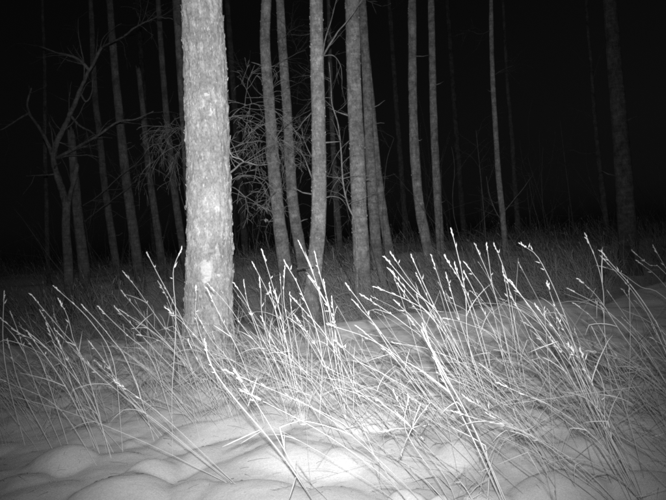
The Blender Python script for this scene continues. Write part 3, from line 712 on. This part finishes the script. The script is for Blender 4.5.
CLUMPS = [
 ('wispy grass clump at the far left, half lost in the dark', [
   [(16, 331), (49, 349), (90, 400), (128, 462)], [(10, 314), (30, 370), (62, 446)], [(5, 297), (4, 360), (12, 440)], [(8, 345), (22, 390), (52, 455)], [(4, 380), (60, 410), (110, 470)], [(3, 322), (40, 360), (70, 445)]]),
 ('grass clump leaning left over the snow mound at lower left', [
   [(35, 297), (62, 331), (84, 364), (112, 452)], [(57, 304), (68, 331), (86, 364), (107, 450)], [(43, 313), (61, 355), (92, 446)], [(57, 289), (91, 323), (114, 364), (128, 452)], [(48, 330), (70, 380), (98, 448)],
   [(30, 335), (62, 380), (100, 452)], [(62, 345), (84, 395), (118, 450)]]),
 ('thin grass clump with drooping tips left of the big pale trunk', [
   [(83, 308), (112, 339), (129, 364), (152, 438)], [(103, 309), (130, 336), (151, 360), (180, 428)], [(90, 345), (120, 385), (160, 436)], [(100, 365), (130, 400), (165, 432)]]),
 ('bright feathery grass clump fanning out left of the big trunk foot', [
   [(148, 255), (158, 275), (170, 297), (190, 335), (215, 392)], [(127, 275), (140, 290), (161, 323), (205, 388)], [(123, 294), (140, 310), (156, 329), (206, 392)], [(127, 312), (150, 328), (169, 347), (214, 396)],
   [(138, 335), (160, 341), (180, 358), (212, 395)], [(160, 284), (168, 305), (180, 335), (200, 392)], [(118, 310), (150, 345), (200, 394)]]),
 ('single upright grass stalk rising past the left edge of the big trunk', [[(184.5, 251), (177, 268), (174, 290), (173, 362), (172, 452)]]),
 ('grass clump crossing in front of the big trunk foot', [
   [(170, 312), (191, 331), (217, 362), (262, 424)], [(211, 296), (221, 318), (243, 362), (268, 425)], [(201, 321), (215, 342), (230, 362), (256, 422)], [(210, 288), (240, 323), (269, 360), (300, 422)], [(196, 290), (199, 330), (226, 418)], [(188, 345), (210, 375), (245, 420)]]),
 ('dense upright grass clump with a knobbly seed head right of the big trunk', [
   [(255, 266), (274, 310), (292, 362), (306, 418)], [(264, 254), (277, 303), (287, 347), (302, 416)], [(284, 274), (284, 300), (290, 334), (300, 418)], [(287, 266), (300, 290), (321, 349), (325, 418)],
   [(258.5, 282), (265, 326), (290, 412)], [(244, 284), (251, 316), (284, 412)], [(234, 286), (256, 323), (306, 416)], [(270, 290), (280, 330), (300, 415)], [(292, 296), (296, 340), (306, 415)], [(276, 300), (288, 350), (304, 420)], [(262, 320), (282, 360), (300, 420)]]),
 ('tall grass clump in front of the pale trunk with the forked branch', [
   [(303, 245), (316, 292), (331, 360), (345, 424)], [(318, 259), (329, 300), (338, 350), (348, 420)], [(310, 280), (334, 321), (368, 410)], [(330, 305), (336, 336), (344, 424)], [(295, 300), (331, 344), (380, 424)], [(300, 320), (322, 360), (346, 424)], [(326, 284), (332, 340), (345, 422)]]),
 ('grass clump slanting left below the straight grey trunk', [
   [(347, 287), (364, 310), (395, 357), (440, 424)], [(365, 297), (403, 323), (434, 352), (480, 428)], [(336, 325), (369, 339), (410, 370), (470, 430)], [(356, 305), (385, 335), (440, 420)], [(360, 330), (400, 365), (462, 430)], [(340, 345), (380, 380), (450, 432)]]),
 ('thick fan of bright grass stalks below the slender curving trunk', [
   [(395, 258), (421, 295), (450, 339), (492, 412)], [(392, 262), (413, 287), (444, 323), (490, 408)], [(396, 274), (418, 305), (455, 349), (505, 420)], [(413, 259), (429, 295), (447, 334), (478, 408)],
   [(433, 262), (444, 295), (460, 339), (484, 412)], [(387, 289), (411, 303), (434, 326), (482, 412)], [(399, 303), (418, 321), (444, 357), (496, 420)], [(420, 280), (438, 320), (478, 410)], [(402, 290), (430, 330), (480, 412)], [(410, 320), (440, 360), (490, 415)]]),
 ('tallest upright grass clump in the middle, left of the thin birch-like stem', [
   [(453, 232), (457, 258), (464, 300), (470, 347), (490, 426)], [(450, 261), (465, 297), (486, 349), (508, 424)], [(465, 275), (486, 316), (499, 344), (522, 424)], [(447, 280), (460, 320), (492, 424)], [(447, 319), (468, 325), (499, 344), (560, 424)], [(456, 270), (474, 320), (500, 424)]]),
 ('grass clump with short bright tips below the thin birch-like stem', [
   [(486, 248), (492, 282), (499, 308), (520, 402)], [(477, 249), (489, 277), (500, 315), (518, 400)], [(494, 246), (506, 279), (513, 308), (530, 402)], [(470, 268), (490, 310), (522, 404)], [(503, 270), (510, 310), (526, 402)]]),
 ('heavy-headed grass clump bending left in the right foreground', [
   [(509, 280), (527, 305), (558, 347), (571, 364), (612, 462)], [(551, 288), (558, 308), (579, 360), (614, 464)], [(513, 285), (535, 318), (565, 365), (608, 460)], [(519, 300), (545, 340), (606, 458)], [(540, 308), (566, 350), (616, 465)], [(560, 322), (585, 372), (622, 466)], [(555, 345), (590, 392), (640, 470)]]),
 ('arching grass stalk with a nodding tip right of centre', [[(522, 246), (538, 258), (558, 295), (574, 344), (590, 414)], [(560, 318), (572, 352), (592, 414)]]),
 ('tall lone grass stalk standing left of the thick dim trunk', [[(588, 240), (597, 264), (603, 292), (605, 334), (612, 408)], [(579, 306), (597, 321), (610, 349), (632, 410)]]),
 ('long leaning reed-like grass clump at the right edge', [
   [(609, 255), (634, 284), (652, 316), (665, 347), (692, 410)], [(574, 290), (608, 310), (642, 349), (690, 414)], [(582, 282), (600, 300), (630, 345), (688, 412)], [(591, 351), (613, 356), (640, 370), (696, 412)], [(606, 262), (632, 292), (656, 330), (694, 412)]]),
 ('dim grass clump reaching in from the right edge at the back', [
   [(601, 267), (620, 273), (642, 287), (665, 297), (720, 352)], [(635, 253), (650, 265), (666, 274), (722, 350)], [(640, 263), (664, 285), (718, 350)], [(655, 250), (680, 290), (724, 352)]]),
 ('near thick grass stalk slanting across the bottom centre with side leaves', [[(203, 346), (216, 366), (248, 410), (296, 478), (330, 520)], [(240, 378), (262, 412), (302, 482), (332, 522)]]),
 ('near grass stalks slanting across the lower left snow', [[(60, 335), (110, 385), (165, 430), (236, 490)], [(75, 350), (130, 402), (175, 436), (240, 494)], [(10, 395), (70, 412), (150, 445), (238, 492)], [(120, 385), (165, 418), (242, 496)]]),
 ('near pair of thick grass stalks slanting down right of centre', [[(428, 340), (443, 370), (470, 422), (512, 510)], [(432, 352), (450, 384), (476, 432), (516, 512)], [(424, 330), (441, 374), (468, 428), (510, 512)]]),
 ('star-shaped branching grass head near the bottom centre', [[(412, 428), (430, 452), (446, 480), (462, 512)], [(408, 396), (404, 430), (438, 480), (460, 514)]]),
 ('near grass stalks slanting across the snow right of bottom centre', [[(250, 395), (330, 437), (395, 487), (420, 520)], [(230, 372), (330, 420), (416, 495), (440, 524)], [(270, 425), (330, 458), (390, 497), (424, 522)], [(300, 400), (360, 440), (430, 520)]]),
 ('steep grass bundle at lower right', [[(578, 350), (584, 370), (600, 420), (618, 469), (646, 500)], [(572, 352), (592, 400), (616, 450), (644, 500)], [(585, 352), (606, 410), (630, 465), (648, 502)], [(566, 345), (600, 420), (640, 498)], [(590, 365), (612, 430), (642, 500)]]),
 ('flat sweep of long grass stalks in the lower right corner', [[(496, 375), (530, 395), (570, 425), (602, 450), (640, 505)], [(470, 400), (520, 430), (580, 465), (636, 508)], [(480, 425), (530, 450), (590, 485), (634, 512)], [(496, 417), (540, 440), (582, 470), (630, 510)], [(505, 385), (560, 412), (610, 455), (645, 508)], [(518, 409), (538, 456), (554, 500), (560, 520)], [(460, 412), (530, 436), (600, 490), (632, 512)]]),
]
THICK = {'near grass': .75, 'flat sweep': .85, 'near thick': 2.6, 'near pair': 1.9, 'star-shaped': 1.2}
for ci, (label, stalks) in enumerate(CLUMPS):
    rs = random.Random(500 + ci)
    roots = [hit(*s[-1]) for s in stalks]
    c = np.mean(roots, axis=0); c[2] = float(gz(c[0], c[1]))
    T = thing('grass_clump' if len(stalks) > 2 else 'grass_stalk', c, label, 'grass', 'tall dry grass stalks in the snow')
    fat = next((v for kx, v in THICK.items() if label.startswith(kx)), 1.0)
    for si, (s, rt) in enumerate(zip(stalks, roots)):
        root = c + (rt - c) * 0.75; root[2] = float(gz(root[0], root[1])) - .03
        d0 = rt[1]; lean = rs.uniform(-.28, .28)
        n = len(s); P = [root]
        for i in range(n - 2, -1, -1):
            f = (n - 1 - i) / (n - 1)
            P.append(at(s[i][0], s[i][1], max(1.9, d0 + lean * f)))
        C = spline(P, .05)
        tt = np.linspace(0, 1, len(C))[:, None]     # slight waver of the stalk
        C = C + np.array([[rs.gauss(0, .012), rs.gauss(0, .012), 0]]) * np.sin(tt * rs.uniform(5, 9)) * tt
        L = float(np.sum(np.linalg.norm(np.diff(C, axis=0), axis=1)))
        r = rs.uniform(.0014, .0022) * (fat * .4 if si and label.startswith('near thick') else fat) * (d0 / 3.6) ** .6
        mb = MB(); mb.tube(C, np.linspace(r, r * .5, len(C)), 5)
        st = obj('stalk', mb.mesh('stalk', c), M_GRASS, T)
        dt = C[-1] - C[-3]; dt /= np.linalg.norm(dt)
        bare = label.startswith(('steep', 'flat sweep', 'near grass')) and rs.random() < .65
        if not label.startswith('star') and not bare:
            mb = MB(); seed_head(mb, C[-1] - dt * .025, dt, rs.uniform(.04, .075), rs, .0036 * fat ** .5 * (d0 / 3.6) ** .6, rs.randint(5, 9), .18)
            obj('seed_head', mb.mesh('seed_head', c, False), M_HEAD, st)
            for e in range(rs.randint(1, 4)):     # loose side spikelets lower down
                i = rs.randint(int(len(C) * .72), len(C) - 2); dd = C[i + 1] - C[i]; dd /= np.linalg.norm(dd)
                mb = MB(); mb.spindle(C[i], dd + np.array([rs.gauss(0, .45), rs.gauss(0, .3), rs.gauss(0, .3)]), rs.uniform(.022, .045), .0028 * (d0 / 3.6) ** .6)
                obj('spikelet', mb.mesh('spikelet', c, False), M_HEAD, st)
        if rs.random() < .75:
            for e in range(rs.randint(1, 2)):
                mb = MB()
                i = rs.randint(int(len(C) * .25), int(len(C) * .8)); dd = C[min(i + 1, len(C) - 1)] - C[i - 1]; dd /= np.linalg.norm(dd)
                blade(mb, C[i], dd + np.array([rs.gauss(0, .5), rs.gauss(0, .4), rs.gauss(.1, .3)]), rs.uniform(.08, .26), .0022 * min(fat, 1.4), rs, rs.uniform(.1, .9) / fat)
                obj('leaf', mb.mesh('leaf', c), M_GRASS, st)
    if label.startswith('star'):
        d = hit(*stalks[0][-1])[1]; o0 = at(412, 428, d)
        for (px, py) in [(394, 393), (408, 397), (379, 401), (420, 405), (383, 431), (429, 404), (400, 456), (424, 440), (396, 412), (428, 425)]:
            tip = at(px, py, d + rs.uniform(-.12, .12)); mb = MB()
            dd = tip - o0
            mb.tube([o0, o0 + dd * .5 + np.array([0, 0, .004]), tip], [.0018, .0015, .001], 4)
            seed_head(mb, o0 + dd * .72, dd, float(np.linalg.norm(dd)) * .36, rs, .0034, 4, .2)
            obj('spikelet', mb.mesh('spikelet', c, False), M_HEAD, T)
    if label.startswith('near thick'):
        d = hit(*stalks[0][-1])[1]
        for a, b_, w in [((260, 430), (222, 447), .004), ((296, 477), (288, 502), .0045), ((248, 406), (257, 378), .0045), ((262, 431), (240, 444), .003)]:
            mb = MB(); p, q = at(*a, d), at(*b_, d - .1); sd = np.cross(q - p, _f)
            mb.ribbon([p, p + (q - p) * .35, p + (q - p) * .7, q], np.array([.5, 1, .9, .2]) * w * .75, sd)
            obj('leaf', mb.mesh('leaf', c), M_HEAD, T)

# the uncounted rest of the grass
def field(name, spots, mat, hrange, rrange, lean, seed, head=.5, blades=.5, k=4, label=None, kink=.22):
    mb = MB(); hd = MB(); rs = random.Random(seed)
    for (x, y, wx) in spots:
        z = float(gz(x, y)); H = rs.uniform(*hrange)
        lx = rs.gauss(lean[0] * wx, lean[1]); ly = rs.gauss(0, lean[2])
        root = np.array([x, y, z - .03]); dirn = np.array([lx, ly, 1.0]); dirn /= np.linalg.norm(dirn)
        tip = root + dirn * H
        P = bow(root, tip, abs(lx) * H * rs.uniform(.02, .14), np.array([rs.gauss(0, .01), rs.gauss(0, .01), 0]), 8)
        r = rs.uniform(*rrange)
        if rs.random() < kink:       # snapped stem: the upper part hangs over
            i = rs.randint(3, 6); dn = np.array([rs.gauss(-.3, .8), rs.gauss(0, .4), rs.uniform(-1.1, .2)]); dn /= np.linalg.norm(dn)
            sl = np.linalg.norm(P[1] - P[0])
            for q_ in range(i, 8): P[q_] = P[i - 1] + dn * sl * (q_ - i + 1) * .8
        mb.tube(P, np.linspace(r, r * .45, 8), k)
        if rs.random() < head:
            dd = P[-1] - P[-2]; dd /= np.linalg.norm(dd)
            seed_head(mb, P[-1] - dd * .02, dd, rs.uniform(.035, .07), rs, r * 1.25, 4, .2)
        if rs.random() < blades:
            i = rs.randint(1, 5); dd = P[i + 1] - P[i]; dd /= np.linalg.norm(dd)
            blade(mb, P[i], dd + np.array([rs.gauss(0, .5), rs.gauss(0, .4), rs.gauss(.1, .2)]), rs.uniform(.1, .3), r * 1.1, rs, rs.uniform(.2, 1.4))
    o = obj(name, mb.mesh(name), mat)
    return tag(o, label, 'grass', None, 'stuff')

rs = random.Random(77)
def clump_spots(n, per, region, spread):
    out = []
    while n > 0:
        px, py = region(); p = hit(px, py)
        for e in range(rs.randint(*per)):
            out.append((p[0] + rs.gauss(0, spread), p[1] + rs.gauss(0, spread), 1.0))
        n -= 1
    return out
# left and centre: rooted behind the bare snow pillows; right: rooted everywhere
left = lambda: (rs.uniform(5, 190), rs.uniform(372, 446))
mid = lambda: (rs.uniform(190, 345), rs.uniform(368, 430))
right = lambda: (rs.uniform(360, 780), rs.triangular(362, 520, 430))
field('tall_grass', clump_spots(22, (4, 8), left, .09), M_GRASS_THIN, (.3, .75), (.0008, .0015), (-.42, .36, .2), 1, .5, .7, label='thin dry grass standing in the snow at lower left')
field('tall_grass', clump_spots(28, (4, 9), mid, .08), M_GRASS_THIN, (.25, .8), (.0008, .0016), (-.38, .4, .2), 2, .5, .7, label='thin dry grass standing in the snow round the big trunk foot')
field('tall_grass', clump_spots(54, (3, 7), right, .16), M_GRASS_THIN, (.35, .95), (.0008, .0016), (-.85, .5, .25), 3, .5, .7, label='thin slanting dry grass filling the right half of the snow')
# dull matted stems lying low on the snow
mat_spots = []
for e in range(700):
    px = rs.uniform(0, 690); py = rs.triangular(345, 470 if px > 330 else 432, 375); p = hit(px, py); mat_spots.append((p[0], p[1], 1.0))
field('matted_grass', mat_spots, M_GRASS_DIM, (.15, .5), (.0010, .0017), (-1.0, 1.6, .6), 4, .1, .8, label='low matted grass stems lying over the snow in front of the crest')
# low leafy tuft at the bottom, bent blades
mb = MB()
p = hit(466, 506); T = thing('leaf_tuft', p, 'tuft of short kinked grass blades at the bottom right of centre', 'grass')
for e in range(16):
    mb = MB(); blade(mb, p + np.array([rs.gauss(0, .05), rs.gauss(0, .05), -.02]), (rs.gauss(0, .5), rs.gauss(0, .3), 1), rs.uniform(.12, .26), .003, rs, rs.uniform(.6, 1.8))
    obj('leaf', mb.mesh('leaf', p), M_GRASS, T)
# behind the crest
far = []
for e in range(8000):
    y = 8.3 + 14 * rs.random() ** 2.0; x = rs.uniform(-.62, .62) * y
    if vnoise(x * .8, y * .8, 3) < .32: continue
    far.append((x, y, 1.0))
field('withered_grass', far, M_FAR_GRASS, (.3, .85), (.0018, .0032), (-.35, .4, .3), 5, .35, .4, 3, label='withered tall grass beyond the snow crest under the trees')

# faint brush between the trunks
mb = MB(); rs = random.Random(909)
for e in range(150):
    y = rs.uniform(10.5, 21); x = rs.uniform(-.55, .55) * y
    L = rs.uniform(.7, 2.4); a = rs.uniform(0, 6.28)
    grow_twigs(mb, (x, y, float(gz(x, y)) - .03), (math.cos(a) * .25, math.sin(a) * .25, 1), L, rs.uniform(.004, .009), 1, rs, 0.02, .12, (3, 7), 4, .5)
tag(obj('undergrowth', mb.mesh('undergrowth'), M_TWIG_FAR), 'faint thin brush growing between the trunks at the back', 'brush', None, 'stuff')

# chaff and broken bits of stem lying on the snow
mb = MB(); rs = random.Random(515)
for e in range(420):
    px, py = rs.uniform(0, 666), rs.uniform(375, 500)
    p = hit(px, py); a = rs.uniform(0, 6.28); L = rs.uniform(.006, .05) if rs.random() < .8 else rs.uniform(.05, .14)
    q = np.array([p[0] + math.cos(a) * L, p[1] + math.sin(a) * L, 0]); q[2] = float(gz(q[0], q[1])) + .003; p[2] += .002
    mb.tube([p, (p + q) / 2 + np.array([0, 0, .003]), q], [.0014, .0012, .0007], 4)
tag(obj('grass_litter', mb.mesh('grass_litter'), M_GRASS_DIM), 'broken bits of grass and chaff lying on the snow', 'litter', None, 'stuff')
